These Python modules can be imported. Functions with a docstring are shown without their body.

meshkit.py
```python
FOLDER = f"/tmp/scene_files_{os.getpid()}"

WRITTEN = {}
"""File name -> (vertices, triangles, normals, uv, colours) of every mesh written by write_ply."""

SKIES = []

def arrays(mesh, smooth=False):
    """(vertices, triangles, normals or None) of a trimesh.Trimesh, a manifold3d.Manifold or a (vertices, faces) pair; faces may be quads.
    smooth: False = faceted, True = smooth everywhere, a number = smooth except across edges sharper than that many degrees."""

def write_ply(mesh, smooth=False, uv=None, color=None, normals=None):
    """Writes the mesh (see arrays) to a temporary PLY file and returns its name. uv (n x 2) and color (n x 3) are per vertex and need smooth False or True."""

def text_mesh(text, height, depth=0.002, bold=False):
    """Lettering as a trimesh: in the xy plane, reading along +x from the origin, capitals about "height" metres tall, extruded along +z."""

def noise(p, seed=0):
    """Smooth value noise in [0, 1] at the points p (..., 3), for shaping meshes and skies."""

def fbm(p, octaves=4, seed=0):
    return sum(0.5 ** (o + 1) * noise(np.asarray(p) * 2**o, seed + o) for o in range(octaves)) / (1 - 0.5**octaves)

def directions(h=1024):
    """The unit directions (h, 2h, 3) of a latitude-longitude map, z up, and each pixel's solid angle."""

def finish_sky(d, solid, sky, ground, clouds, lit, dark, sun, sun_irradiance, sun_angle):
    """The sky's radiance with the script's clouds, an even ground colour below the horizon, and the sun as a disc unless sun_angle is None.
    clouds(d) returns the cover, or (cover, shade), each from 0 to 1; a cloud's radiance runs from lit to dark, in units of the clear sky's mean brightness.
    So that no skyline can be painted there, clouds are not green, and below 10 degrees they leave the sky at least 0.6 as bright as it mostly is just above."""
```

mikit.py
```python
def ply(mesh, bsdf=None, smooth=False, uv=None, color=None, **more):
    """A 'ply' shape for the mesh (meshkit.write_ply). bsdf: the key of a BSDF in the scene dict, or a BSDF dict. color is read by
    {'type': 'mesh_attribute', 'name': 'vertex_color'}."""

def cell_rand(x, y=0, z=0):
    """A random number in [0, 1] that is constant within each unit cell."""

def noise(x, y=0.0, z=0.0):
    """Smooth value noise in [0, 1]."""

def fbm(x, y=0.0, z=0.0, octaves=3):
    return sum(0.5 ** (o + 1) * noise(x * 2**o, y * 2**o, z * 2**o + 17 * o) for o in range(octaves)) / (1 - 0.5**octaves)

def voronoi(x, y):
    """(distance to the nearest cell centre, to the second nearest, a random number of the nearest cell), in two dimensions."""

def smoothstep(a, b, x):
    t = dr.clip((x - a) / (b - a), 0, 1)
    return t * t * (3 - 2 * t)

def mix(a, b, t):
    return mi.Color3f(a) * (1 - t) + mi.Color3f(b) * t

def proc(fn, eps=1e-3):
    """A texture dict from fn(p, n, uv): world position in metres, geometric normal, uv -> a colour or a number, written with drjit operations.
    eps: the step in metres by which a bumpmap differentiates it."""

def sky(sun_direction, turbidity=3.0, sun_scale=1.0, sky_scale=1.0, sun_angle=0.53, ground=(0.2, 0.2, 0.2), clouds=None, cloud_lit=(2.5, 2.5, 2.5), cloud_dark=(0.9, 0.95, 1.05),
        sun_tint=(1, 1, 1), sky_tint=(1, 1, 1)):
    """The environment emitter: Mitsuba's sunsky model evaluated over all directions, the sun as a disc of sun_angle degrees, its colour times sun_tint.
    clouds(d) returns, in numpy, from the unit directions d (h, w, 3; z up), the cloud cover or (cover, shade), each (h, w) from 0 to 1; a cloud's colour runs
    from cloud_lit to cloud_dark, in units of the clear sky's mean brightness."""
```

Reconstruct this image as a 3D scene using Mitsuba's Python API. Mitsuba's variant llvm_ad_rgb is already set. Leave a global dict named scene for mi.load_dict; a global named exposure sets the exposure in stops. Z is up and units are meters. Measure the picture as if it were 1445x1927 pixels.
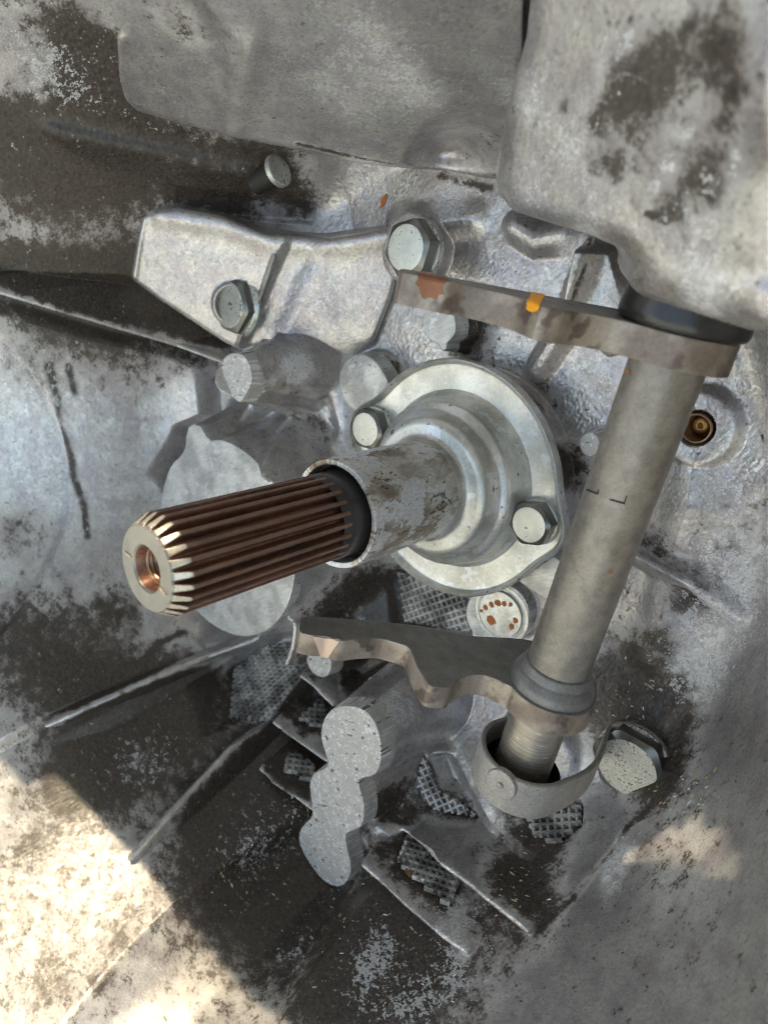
import math, random
import numpy as np, trimesh, drjit as dr, mitsuba as mi, mikit, meshkit
from mikit import proc, noise, fbm, smoothstep, mix
from scipy.ndimage import map_coordinates, gaussian_filter
random.seed(3); rng = np.random.default_rng(7)
T = mi.ScalarTransform4f
MM = 0.001
# ------------------------------------------------------------------ camera, light, exposure
# World: origin on the input-shaft axis at the seat of the guide sleeve, z along that axis out of the gearbox.
F, VP, C = 1300.0, np.array([1879., 603.]), np.array([722.5, 963.5])
_nin = np.array([VP[0]-C[0], VP[1]-C[1], F]); _nin /= np.linalg.norm(_nin); _n = -_nin
_b = np.array([0, -1., 0]) - np.array([0, -1., 0]) @ _n * _n; _b /= np.linalg.norm(_b); _a = np.cross(_b, _n)
ROT = np.array([_a, _b, _n])
CAM = -ROT @ (260*np.array([(895-C[0])/F, (890-C[1])/F, 1]))          # millimetres
FWD, UPV = ROT @ [0, 0, 1.], ROT @ [0, -1., 0]
SAZ, SEL = math.radians(74), math.radians(24)
SUN = np.array([math.cos(SAZ)*math.cos(SEL), math.sin(SAZ)*math.cos(SEL), math.sin(SEL)])
exposure = 4.35
scene = {'type': 'scene'}
scene['camera'] = {'type': 'thinlens', 'fov': 2*math.degrees(math.atan(722.5/F)), 'fov_axis': 'x', 'near_clip': 0.01, 'far_clip': 20.0,
    'aperture_radius': 0.0009, 'focus_distance': 0.208,
    'to_world': T().look_at(origin=(CAM*MM).tolist(), target=((CAM+FWD*100)*MM).tolist(), up=UPV.tolist())}
scene['sky'] = mikit.sky(SUN.tolist(), turbidity=3, sun_scale=0.19, sky_scale=1.45, sun_tint=(.90, .98, 1.09), sky_tint=(1.15, .97, .74),
    clouds=lambda d: 0.35*np.clip(meshkit.fbm(d*3.0, 4, 5)*2-0.5, 0, 1), cloud_lit=(2.0, 2.0, 2.0))
labels = {}
# slab added out of view, keeps the sky off from the upper right
scene['added_sky_blocker'] = {'type': 'cube', 'to_world': T().rotate([0, 0, 1], 66).translate([2.75, 0, 2.6]).scale([2.0, 5.0, .05]), 'bsdf': {'type': 'principled', 'base_color': {'type': 'rgb', 'value': [.25, .24, .22]}, 'roughness': .8}}
labels['added_sky_blocker'] = {'label': 'added unseen grey slab overhead that blocks the sky from the upper right', 'category': 'sky_blocker', 'kind': 'structure'}
# white slab added out of view at the lower left, bounces sun into the housing
scene['added_reflector'] = {'type': 'cube', 'to_world': T().rotate([0, 0, 1], 60).translate([-1.05, 0, 1.2]).scale([.08, 4.0, 2.1]), 'bsdf': {'type': 'principled', 'base_color': {'type': 'rgb', 'value': [.80, .78, .74]}, 'roughness': .8}}
labels['added_reflector'] = {'label': 'added unseen white slab that bounces sunlight onto the gearbox', 'category': 'reflector', 'kind': 'structure'}

# ------------------------------------------------------------------ helpers
def ray(px, py): return ROT @ np.array([(px-C[0])/F, (py-C[1])/F, 1.])
def U(px, py, h):                                   # where the line of sight of a measured point meets the height h
    d = ray(px, py); return CAM + (h-CAM[2])/d[2]*d
def Uplane(px, py, nrm, off):
    d = ray(px, py); return CAM + (off-CAM@nrm)/(d@nrm)*d
def mmpx(p): return ((np.asarray(p)-CAM) @ FWD)/F    # millimetres per picture point at p
def S(px, py, f, d0=0.0):
    d = ray(px, py); t = np.linspace(40, 430, 4000); p = CAM + t[:, None]*d
    return p[np.argmax(p[:, 2] < f(p[:, 0], p[:, 1]) + d0)]
def smax(a, b, k):
    h = np.maximum(k-abs(a-b), 0)/k; return np.maximum(a, b)+h*h*k*.25
def smin(a, b, k): return -smax(-a, -b, k)
def sstep(a, b, x):
    t = np.clip((x-a)/(b-a), 0, 1); return t*t*(3-2*t)
def spline(pts, n=60, closed=True):
    from scipy.interpolate import splprep, splev
    p = np.asarray(pts, float)
    if closed: p = np.vstack([p, p[:1]])
    tck, _ = splprep(p.T, s=0, per=closed, k=3 if len(p) > 3 else len(p)-1)
    return np.array(splev(np.linspace(0, 1, n, endpoint=not closed), tck)).T
def ellipse(cx, cy, rx, ry, tilt=0, n=40):
    t = np.linspace(0, 2*np.pi, n, endpoint=False); c, s = math.cos(tilt), math.sin(tilt)
    x, y = rx*np.cos(t), ry*np.sin(t); return np.c_[cx+c*x-s*y, cy+s*x+c*y]
def put(key, mesh, bsdf, smooth=35, label=None, category=None, group=None, kind=None, uv=None):
    if isinstance(mesh, trimesh.Trimesh): mesh = trimesh.Trimesh(mesh.vertices*MM, mesh.faces, process=False)
    else: mesh = (np.asarray(mesh[0])*MM, mesh[1])
    scene[key] = mikit.ply(mesh, bsdf, smooth, uv=uv)
    say(key, label, category, group, kind); return key
def say(key, label=None, category=None, group=None, kind=None):
    d = {k: v for k, v in dict(label=label, category=category, group=group, kind=kind).items() if v}
    if d: labels[key] = d
COUNT = {}
def num(key):
    COUNT[key] = COUNT.get(key, -1)+1; return key if COUNT[key] == 0 else f'{key}_{COUNT[key]:03d}'
def frame_to(p, z, x=None):
    z = np.asarray(z, float)/np.linalg.norm(z); x = np.array([1., 0, 0]) if x is None else np.asarray(x, float)
    x = x-x@z*z; x /= np.linalg.norm(x); m = np.eye(4); m[:3, :3] = np.c_[x, np.cross(z, x), z]; m[:3, 3] = p; return m
def revolve(profile, n=96, m=None, wob=None):
    pr = np.asarray(profile, float); t = np.linspace(0, 2*np.pi, n, endpoint=False)
    v = np.stack([pr[:, None, 0]*np.cos(t), pr[:, None, 0]*np.sin(t), np.broadcast_to(pr[:, None, 1], (len(pr), n))], -1).reshape(-1, 3)
    i, j = np.meshgrid(np.arange(len(pr)-1), np.arange(n), indexing='ij'); j2 = (j+1) % n
    q = np.stack([i*n+j, i*n+j2, (i+1)*n+j2, (i+1)*n+j], -1).reshape(-1, 4)
    me = trimesh.Trimesh(v, np.vstack([q[:, [0, 1, 2]], q[:, [0, 2, 3]]]), process=False)
    if wob is not None: me.vertices = wob(me.vertices)
    if m is not None: me.apply_transform(m)
    return me
def sheet(v):                                        # grid of points -> triangles
    r, c = v.shape[:2]; i = np.arange(r*c).reshape(r, c)
    q = np.stack([i[:-1, :-1], i[:-1, 1:], i[1:, 1:], i[1:, :-1]], -1).reshape(-1, 4)
    return v.reshape(-1, 3), np.vstack([q[:, [0, 1, 2]], q[:, [0, 2, 3]]])
def rounded(prof, r=0.6, n=4):                       # rounds the corners of an open profile
    p = [np.asarray(x, float) for x in prof]; out = [p[0]]
    for a, b, c in zip(p, p[1:], p[2:]):
        u, w = a-b, c-b; lu, lw = np.linalg.norm(u), np.linalg.norm(w); k = min(r, .45*lu, .45*lw)
        s, e = b+u/lu*k, b+w/lw*k
        for t in np.linspace(0, 1, n): out.append((1-t)**2*s+2*t*(1-t)*b+t*t*e)
    return np.array(out+[p[-1]])
def inset(poly, d):
    import shapely
    g = shapely.Polygon(poly).buffer(-d, join_style=1)
    if g.geom_type != 'Polygon': g = max(g.geoms, key=lambda x: x.area)
    return np.array(g.exterior.coords)[:-1]
def prism(poly, z0, z1, ch=0.5, draft=0.0, m=None):  # a slab of that outline with a bevelled top and drafted sides
    import shapely
    from shapely.geometry import polygon as sp
    ring = np.array(sp.orient(shapely.Polygon(poly)).exterior.coords)[:-1]; n = len(ring)
    tg = np.roll(ring, -1, 0)-np.roll(ring, 1, 0); nr = np.c_[tg[:, 1], -tg[:, 0]]; nr /= np.linalg.norm(nr, axis=1, keepdims=True)+1e-9
    lv = [(z0, draft*(z1-z0)), (z0+.5*(z1-z0), draft*(z1-z0)*.45), (z1-ch, 0), (z1-.3*ch, -.25*ch), (z1, -ch)]
    v = np.vstack([np.c_[ring+nr*o, np.full(n, z)] for z, o in lv]); f = []
    for k in range(len(lv)-1):
        for j in range(n):
            j2 = (j+1) % n; a, b, c, d = k*n+j, k*n+j2, (k+1)*n+j2, (k+1)*n+j; f += [[a, b, c], [a, c, d]]
    top = v[-n:]; tv, tf = trimesh.creation.triangulate_polygon(shapely.Polygon(top[:, :2]), engine='earcut')
    f = np.vstack([f, tf+len(v)]); v = np.vstack([v, np.c_[tv, np.full(len(tv), z1)]])
    bv, bf = trimesh.creation.triangulate_polygon(shapely.Polygon(v[:n, :2]), engine='earcut')
    f = np.vstack([f, bf[:, ::-1]+len(v)]); v = np.vstack([v, np.c_[bv, np.full(len(bv), z0)]])
    me = trimesh.Trimesh(v, f, process=False)
    if m is not None: me.apply_transform(m)
    return me

# ------------------------------------------------------------------ materials
def mottled(q, s): return fbm(q[0]*s, q[1]*s, q[2]*s, 3)
def cast_color(p, n, uv):
    q = p*1000
    n1, n2 = mottled(q, .045), mottled(q, .16)
    nb, no = fbm(q[0]*.31, q[1]*.31, q[2]*.31, 3)-.5, fbm(q[0]*.42+31, q[1]*.42, q[2]*.42, 3)-.5
    nc, nf = noise(q[0]*1.15, q[1]*1.15, q[2]*1.15)-.5, noise(q[0]*2.3+9, q[1]*2.3, q[2]*2.3)-.5
    c = mix((.43, .415, .405), (.53, .52, .505), n1)
    c = mix(c, (.43, .40, .425), smoothstep(.4, .65, n2)*.6)
    c = c*(1+.36*nc+.42*nf+.45*nb)
    c = mix(c, (.07, .06, .052), smoothstep(.22, .36, nb*.55+nc*.45+nf*.2)*.6)               # pits
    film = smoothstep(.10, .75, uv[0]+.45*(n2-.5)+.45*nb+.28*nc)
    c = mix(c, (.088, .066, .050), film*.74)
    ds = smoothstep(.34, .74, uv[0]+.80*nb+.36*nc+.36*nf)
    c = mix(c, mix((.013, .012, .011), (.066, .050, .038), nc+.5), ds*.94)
    ox = smoothstep(.42, .68, uv[1]+.85*no+.45*nc+.42*nf)
    c = mix(c, mix((.46, .46, .475), (.78, .79, .82), nf+.5), ox*.58)
    gr = smoothstep(.93, .97, noise(q[0]*1.7+40, q[1]*1.7, q[2]*1.7))
    return mix(c, (.38, .33, .25), gr*.6*smoothstep(.1, .5, uv[0]))
def cast_rough(p, n, uv):
    q = p*1000
    return .27+.2*noise(q[0]*.8, q[1]*.8, q[2]*.8)
def cast_metal(p, n, uv): return .78*(1-.92*smoothstep(.18, .40, uv[0]))*(1-.85*smoothstep(.25, .6, uv[1]))
scene['cast_alloy'] = {'type': 'twosided', 'bsdf': {'type': 'principled', 'base_color': proc(cast_color), 'roughness': proc(cast_rough), 'metallic': proc(cast_metal), 'specular': .5}}
def machined_color(p, n, uv):
    q = p*1000
    l = noise(q[0]*.35+q[1]*.1, q[1]*3.2-q[0]*.8, 3.0)
    c = mix((.40, .40, .39), (.66, .66, .64), smoothstep(.3, .7, fbm(q[0]*.12, q[1]*.12, q[2]*.1, 3)))*(.84+.3*l)
    s = smoothstep(.78, .86, noise(q[0]*.9, q[1]*.9, q[2]*.9)*.8+noise(q[0]*2.3, q[1]*2.3, 5)*.25)
    c = mix(c, (.07, .06, .05), s*.75)
    return mix(c, (.75, .76, .78), smoothstep(.70, .8, fbm(q[0]*.3+7, q[1]*.3, 1.0, 3))*.6)
scene['machined_alloy'] = {'type': 'twosided', 'bsdf': {'type': 'principled', 'base_color': proc(machined_color), 'roughness': .42, 'metallic': .55}}
def crust_color(p, n, uv):
    q = p*1000
    l = fbm(q[0]*.45, q[1]*.45, q[2]*.45, 4)
    c = mix((.40, .39, .375), (.56, .55, .53), l)
    c = mix(c, (.78, .80, .84), smoothstep(.58, .74, noise(q[0]*1.5, q[1]*1.5, 2)*.55+noise(q[0]*.6, q[1]*.6, 4)*.25+l*.25)*.65)
    return mix(c, (.06, .05, .045), smoothstep(.80, .86, noise(q[0]*.5+20, q[1]*1.1, 2)*.75+l*.3)*.85)
scene['crusted_alloy'] = {'type': 'twosided', 'bsdf': {'type': 'principled', 'base_color': proc(crust_color), 'roughness': .55, 'metallic': .35}}
def zinc_color(p, n, uv):
    q = p*1000
    a, b, c_ = fbm(q[0]*.09, q[1]*.09, q[2]*.09, 3), fbm(q[0]*.35, q[1]*.35, q[2]*.35, 3), noise(q[0]*1.5, q[1]*1.5, q[2]*1.5)
    c = mix((.46, .46, .42), (.72, .72, .68), smoothstep(.3, .7, a))*(.84+.24*c_)
    c = mix(c, (.70, .72, .78), smoothstep(.56, .68, b)*.6)
    return mix(c, (.05, .042, .033), smoothstep(.74, .84, noise(q[0]*.6, q[1]*.6, q[2]*.6)*.45+b*.45+c_*.18)*.8)
scene['zinc_plate'] = {'type': 'twosided', 'bsdf': {'type': 'principled', 'base_color': proc(zinc_color), 'roughness': .36, 'metallic': .75}}
def tube_color(p, n, uv):
    q = p*1000
    th = dr.atan2(q[1], q[0])*16.7
    b = fbm(th*.30, q[2]*.16, 3.0, 4); c_ = noise(th*1.3, q[2]*1.0, 8.0); d = fbm(th*.16+11, q[2]*.09, 1.0, 4); f_ = noise(th*2.4, q[2]*1.9, 2.0)
    c = mix((.40, .37, .33), (.66, .63, .58), smoothstep(.3, .7, b))*(.8+.25*c_+.15*f_)
    c = mix(c, (.17, .115, .075), smoothstep(.44, .66, d+.25*(b-.5))*.75)
    c = mix(c, (.035, .03, .026), smoothstep(.62, .72, b*.55+c_*.25+f_*.15+.12*d)*.85)
    return mix(c, mix((.55, .56, .58), (.82, .83, .86), f_), smoothstep(.50, .60, fbm(th*.2+30, q[2]*.12, 6.0, 4)+.16*(c_-.5)+.1*(f_-.5))*.8)
scene['corroded_tube'] = {'type': 'twosided', 'bsdf': {'type': 'principled', 'base_color': proc(tube_color), 'roughness': .40, 'metallic': .55}}
def steel_color(p, n, uv):
    q = p*1000
    b = fbm(q[0]*.3, q[1]*.3, q[2]*.3, 4); c_ = noise(q[0]*3, q[1]*3, q[2]*3)
    c = mix((.20, .182, .16), (.31, .285, .25), smoothstep(.1, .9, b))*(.84+.3*c_)
    return mix(c, (.26, .12, .05), smoothstep(.73, .78, fbm(q[0]*.16+5, q[1]*.16, q[2]*.16, 3))*.6)
def turned_color(p, n, uv):
    q = p*1000; s_ = q[0]*float(UX[0])+q[1]*float(UX[1]); l = noise(s_*2.6, 1.0, 2.0)
    c = mix((.27, .245, .21), (.40, .37, .32), fbm(q[0]*.2, q[1]*.2, q[2]*.2, 3))*(.8+.35*l)
    return mix(c, (.72, .68, .6), smoothstep(.80, .9, noise(s_*3.4, q[2]*.35, q[0]*.3))*.6)
scene['turned_steel'] = {'type': 'twosided', 'bsdf': {'type': 'principled', 'base_color': proc(turned_color), 'roughness': .34, 'metallic': .7}}
scene['dull_steel'] = {'type': 'twosided', 'bsdf': {'type': 'principled', 'base_color': proc(steel_color), 'roughness': .46, 'metallic': .6}}
def dark_steel_color(p, n, uv):
    q = p*1000
    b = fbm(q[0]*.25, q[1]*.25, q[2]*.25, 4)
    return mix((.14, .135, .13), (.26, .25, .24), b)*(.8+.4*noise(q[0]*3, q[1]*3, q[2]*3))
scene['dark_steel'] = {'type': 'twosided', 'bsdf': {'type': 'principled', 'base_color': proc(dark_steel_color), 'roughness': .42, 'metallic': .35}}
def brown_edge(p, n, uv):
    q = p*1000
    b = fbm(q[0]*.12, q[1]*.12, q[2]*.12, 4)
    c = mix((.19, .155, .13), (.36, .31, .26), smoothstep(.35, .65, b))
    return mix(c, (.09, .06, .05), smoothstep(.56, .66, fbm(q[0]*.2+9, q[1]*.2, q[2]*.2, 3))*.7)*(.85+.3*noise(q[0]*2.5, q[1]*2.5, q[2]*2.5))
scene['edge_steel'] = {'type': 'twosided', 'bsdf': {'type': 'principled', 'base_color': proc(brown_edge), 'roughness': .42, 'metallic': .55}}  # paler brown steel for the arm edges than for their faces
def spline_color(p, n, uv):
    q = p*1000
    q = mi.Point3f(q[0], q[1], dr.select(q[2] > 100, 100+(q[2]-100)*(35/37.4), q[2]))
    r = dr.sqrt(q[0]*q[0]+q[1]*q[1])
    b = fbm(q[0]*.4, q[1]*.4, q[2]*.12, 3)
    th = dr.atan2(q[1], q[0])*(24/(2*math.pi))
    rust = mix((.085, .054, .044), (.27, .125, .085), dr.clip(b+.45*(noise(dr.floor(th+.5)*1.7+50, 3.0, q[2]*.05)-.5), 0, 1))*(.8+.4*noise(q[0]*2, q[1]*2, q[2]*.8))
    rust = mix(rust, (.27, .20, .165), smoothstep(12.45, 12.74, r)*(.25+.5*b))
    rust = mix(rust, (.30, .13, .04), smoothstep(.80, .88, noise(q[0]*.7, q[1]*.7, q[2]*.6))*.6)
    bare = mix((.52, .48, .40), (.66, .63, .55), noise(q[0]*1.5, q[1]*1.5, q[2]*1.5))
    face = smoothstep(134.4, 134.7, q[2])
    edge = smoothstep(-.25, -.05, r-(10.6+(135-q[2])*.58))*smoothstep(130.4, 131.0, q[2]+b*.8)
    bare = mix(bare, (.42, .24, .09), smoothstep(.62, .74, fbm(q[0]*.45, q[1]*.45, 2.0, 3))*.55)
    return mix(rust, mix(bare, mix((.20, .19, .17), (.29, .28, .26), b), face*.9), dr.maximum(face, edge))  # end face darkened in the colour to stand for its shade
scene['splined_steel'] = {'type': 'twosided', 'bsdf': {'type': 'principled', 'base_color': proc(spline_color), 'roughness': .38, 'metallic': .6}}
def bolt_color(p, n, uv):
    q = p*1000
    b = fbm(q[0]*.5, q[1]*.5, q[2]*.5, 3)
    c = mix((.44, .455, .42), (.62, .63, .59), b)
    return mix(c, (.07, .06, .05), smoothstep(.74, .82, noise(q[0]*1.4, q[1]*1.4, q[2]*1.4)*.75+b*.35)*.8)
scene['bolt_zinc'] = {'type': 'twosided', 'bsdf': {'type': 'principled', 'base_color': proc(bolt_color), 'roughness': .34, 'metallic': .7}}
def grimy_color(p, n, uv):
    q = p*1000; b = fbm(q[0]*.5, q[1]*.5, q[2]*.5, 3); c_ = noise(q[0]*1.8, q[1]*1.8, q[2]*1.8); f_ = noise(q[0]*3.6, q[1]*3.6, 1.0)
    return mix(mix((.36, .35, .31), (.58, .57, .51), b)*(.8+.4*f_), (.07, .06, .05), smoothstep(.60, .74, c_*.5+f_*.25+b*.35)*.85)
scene['grimy_zinc'] = {'type': 'twosided', 'bsdf': {'type': 'principled', 'base_color': proc(grimy_color), 'roughness': .48, 'metallic': .4}}
scene['bolt_side'] = {'type': 'twosided', 'bsdf': {'type': 'principled', 'base_color': {'type': 'rgb', 'value': [.20, .20, .185]}, 'roughness': .3, 'metallic': .85}}
scene['black_rubber'] = {'type': 'twosided', 'bsdf': {'type': 'principled', 'base_color': {'type': 'rgb', 'value': [.012, .012, .013]}, 'roughness': .28, 'specular': .6}}
scene['plain_black'] = {'type': 'twosided', 'bsdf': {'type': 'principled', 'base_color': {'type': 'rgb', 'value': [.018, .016, .015]}, 'roughness': .6}}  # plain black for the stud shank, strap socket and scribe lines
def flat(key, c, rough=.5, metal=0.0):
    scene[key] = {'type': 'twosided', 'bsdf': {'type': 'principled', 'base_color': {'type': 'rgb', 'value': list(c)}, 'roughness': rough, 'metallic': metal}}
flat('orange_paint', (.80, .33, .01), .45); flat('rust_orange', (.36, .12, .03), .8); flat('copper_wear', (.27, .115, .06), .34, .6)
flat('bright_metal', (.55, .42, .34), .35, .6); flat('brass', (.50, .30, .10), .35, .8); flat('straw', (.45, .35, .20), .8); flat('white_grit', (.68, .68, .64), .8)

# ------------------------------------------------------------------ the casting as a height field over the plane z = 0
CEN = np.array([-16., 0.])
def base(a, b):
    r = np.hypot(a-CEN[0], b-CEN[1])
    fl = np.clip((-b-60)/70, 0, 1.5)*16 + np.clip((-a-45)/60, 0, 1.5)*12
    return smax(fl, (r-122)*2.3, 22)
def axis_grid(stops):
    out = []
    for (x0, x1, s) in stops: out.append(np.arange(x0, x1, s))
    return np.concatenate(out)
GA = axis_grid([(-215, -170, .6), (-170, -105, .27), (-105, -60, .36), (-60, 135, .33)])
GB = axis_grid([(-205, -170, .45), (-170, -95, .28), (-95, 60, .36), (60, 135, .33), (135, 190, .6)])
A, B = np.meshgrid(GA, GB, indexing='xy')
H = base(A, B); BASE = H.copy()
def near(poly, m):
    lo, hi = np.min(poly, 0)-m, np.max(poly, 0)+m
    i0, i1 = np.searchsorted(GA, lo[0]), np.searchsorted(GA, hi[0]); j0, j1 = np.searchsorted(GB, lo[1]), np.searchsorted(GB, hi[1])
    return slice(max(j0, 0), j1), slice(max(i0, 0), i1)
def seg_dist(x, y, line, closed):
    """distance to a polyline, and the parameter (index + fraction) of the nearest point"""
    P0 = np.asarray(line, float); P1 = np.roll(P0, -1, 0) if closed else P0[1:]
    best = np.full(x.shape, 1e9); par = np.zeros(x.shape)
    for k, (p, q) in enumerate(zip(P0, P1)):
        d = q-p; L = d@d+1e-12
        t = np.clip(((x-p[0])*d[0]+(y-p[1])*d[1])/L, 0, 1); dd = (x-p[0]-t*d[0])**2+(y-p[1]-t*d[1])**2
        m = dd < best; best = np.where(m, dd, best); par = np.where(m, k+t, par)
    return np.sqrt(best), par
def sdf(poly, margin):
    import shapely
    sl = near(poly, margin); x, y = A[sl], B[sl]
    d, _ = seg_dist(x, y, poly, True)
    ins = shapely.contains_xy(shapely.Polygon(poly), x, y); return sl, np.where(ins, -d, d)
def pad(poly, top, slope=4.0, k=2.5, e=1.5, margin=22):
    """a raised pad: top is a height or a plane (c0, ca, cb); sides fall by slope; k fillets its foot, e rounds its edge"""
    sl, d = sdf(np.asarray(poly)[:, :2], margin)
    t = top if np.isscalar(top) else top[0]+top[1]*A[sl]+top[2]*B[sl]
    H[sl] = smax(H[sl], t-slope*.5*((d+e*.3)+np.sqrt((d+e*.3)**2+e*e)), k)
def pit(poly, bottom, slope=4.0, k=1.5, e=1.0, margin=14):
    sl, d = sdf(np.asarray(poly)[:, :2], margin); H[sl] = smin(H[sl], bottom+slope*.5*(d+np.sqrt(d*d+e*e)), k)
def lift(poly, amp, w=3.0, margin=None):
    sl, d = sdf(np.asarray(poly)[:, :2], w+2); H[sl] += amp*(1-sstep(-w*.5, w*.5, d))
def ridge(line3, w=2.0, slope=3.0, k=3.0, e=1.0, margin=22):
    L = np.asarray(line3, float); CRESTS.append(L) if w <= 3.4 else None; sl = near(L[:, :2], margin); d, par = seg_dist(A[sl], B[sl], L[:, :2], False)
    t = np.interp(par, np.arange(len(L)), L[:, 2]); d = d-w*.5
    H[sl] = smax(H[sl], t-slope*.5*(d+np.sqrt(d*d+e*e)), k)
def bump(line, amp, sig, closed=False):
    L = np.asarray(line, float); sl = near(L[:, :2], 3*sig); d, par = seg_dist(A[sl], B[sl], L[:, :2], closed)
    H[sl] += amp*np.exp(-(d/sig)**2)
CRESTS = []
def on(pts, dz=0.0):                                 # measured outline -> points dz above the base surface
    return np.array([S(*p[:2], base, dz if len(p) < 3 else p[2]) for p in pts])
def atz(pts, z): return np.array([U(*p, z) for p in pts])
def plane_of(p3): 
    s = np.linalg.lstsq(np.c_[np.ones(len(p3)), p3[:, :2]], p3[:, 2], rcond=None)[0]; return s
# -- left wall panel, its ribs and the pockets beside it
lift(on([(-150, 470), (0, 568), (200, 628), (405, 688), (412, 780), (370, 800), (330, 880), (420, 1190), (480, 1190), (300, 1262), (110, 1345), (-20, 1420), (-150, 1400)]), 10, 5)
lift(on([(-60, 515), (0, 522), (232, 526), (300, 548), (452, 645), (425, 668), (200, 600), (0, 545), (-60, 530)]), -16, 5)
ribA = on([(-80, 528, 22), (0, 553, 24), (200, 612, 22), (330, 650, 18), (415, 682, 13)]); ridge(ribA, 1.6, 5, 2, .6)
lift(on([(120, 1400), (310, 1300), (540, 1205), (530, 1270), (440, 1390), (330, 1490), (250, 1570)]), -9, 10)
ribB = on([(95, 1362, 9), (200, 1316, 18), (300, 1272, 19), (400, 1232, 16), (490, 1200, 13)]); ridge(ribB+[0, 0, 3], 2.8, 6, 2, .7)
ribC = on([(560, 1165, 30), (551, 1230, 28), (520, 1292, 26), (470, 1368, 25), (400, 1446, 22), (320, 1532, 17), (250, 1612, 6)]); ridge(spline(ribC+[0, 0, 3], 30, False), 3.2, 8, 2, .7)
# -- bosses with machined tops (the tops are parts of their own)
BOSS = {}
def boss(name, px, z, slope=6, k=3, e=.5, smooth=True):
    p = atz(px, z); p = spline(p, 64) if smooth else p; BOSS[name] = (p[:, :2], z); pad(p, z-1.8, slope, k, e); return p
ROUND = [tuple(p) for p in ellipse(429, 1012, 119, 191, -.285, 44)]
ROUND = [p for p in ROUND if not (p[0] < 408 and p[1] < 860)]
k_ = max(range(len(ROUND)), key=lambda i: math.dist(ROUND[i], ROUND[(i+1) % len(ROUND)]))
ROUND = ROUND[k_+1:]+ROUND[:k_+1]; nub_ = [(335, 862), (349, 838), (351, 812), (364, 797), (378, 803), (390, 826)]
ROUND += nub_ if math.dist(ROUND[-1], nub_[0]) < math.dist(ROUND[-1], nub_[-1]) else nub_[::-1]
boss('round', ROUND, 44, 3.2, 14)
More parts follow.
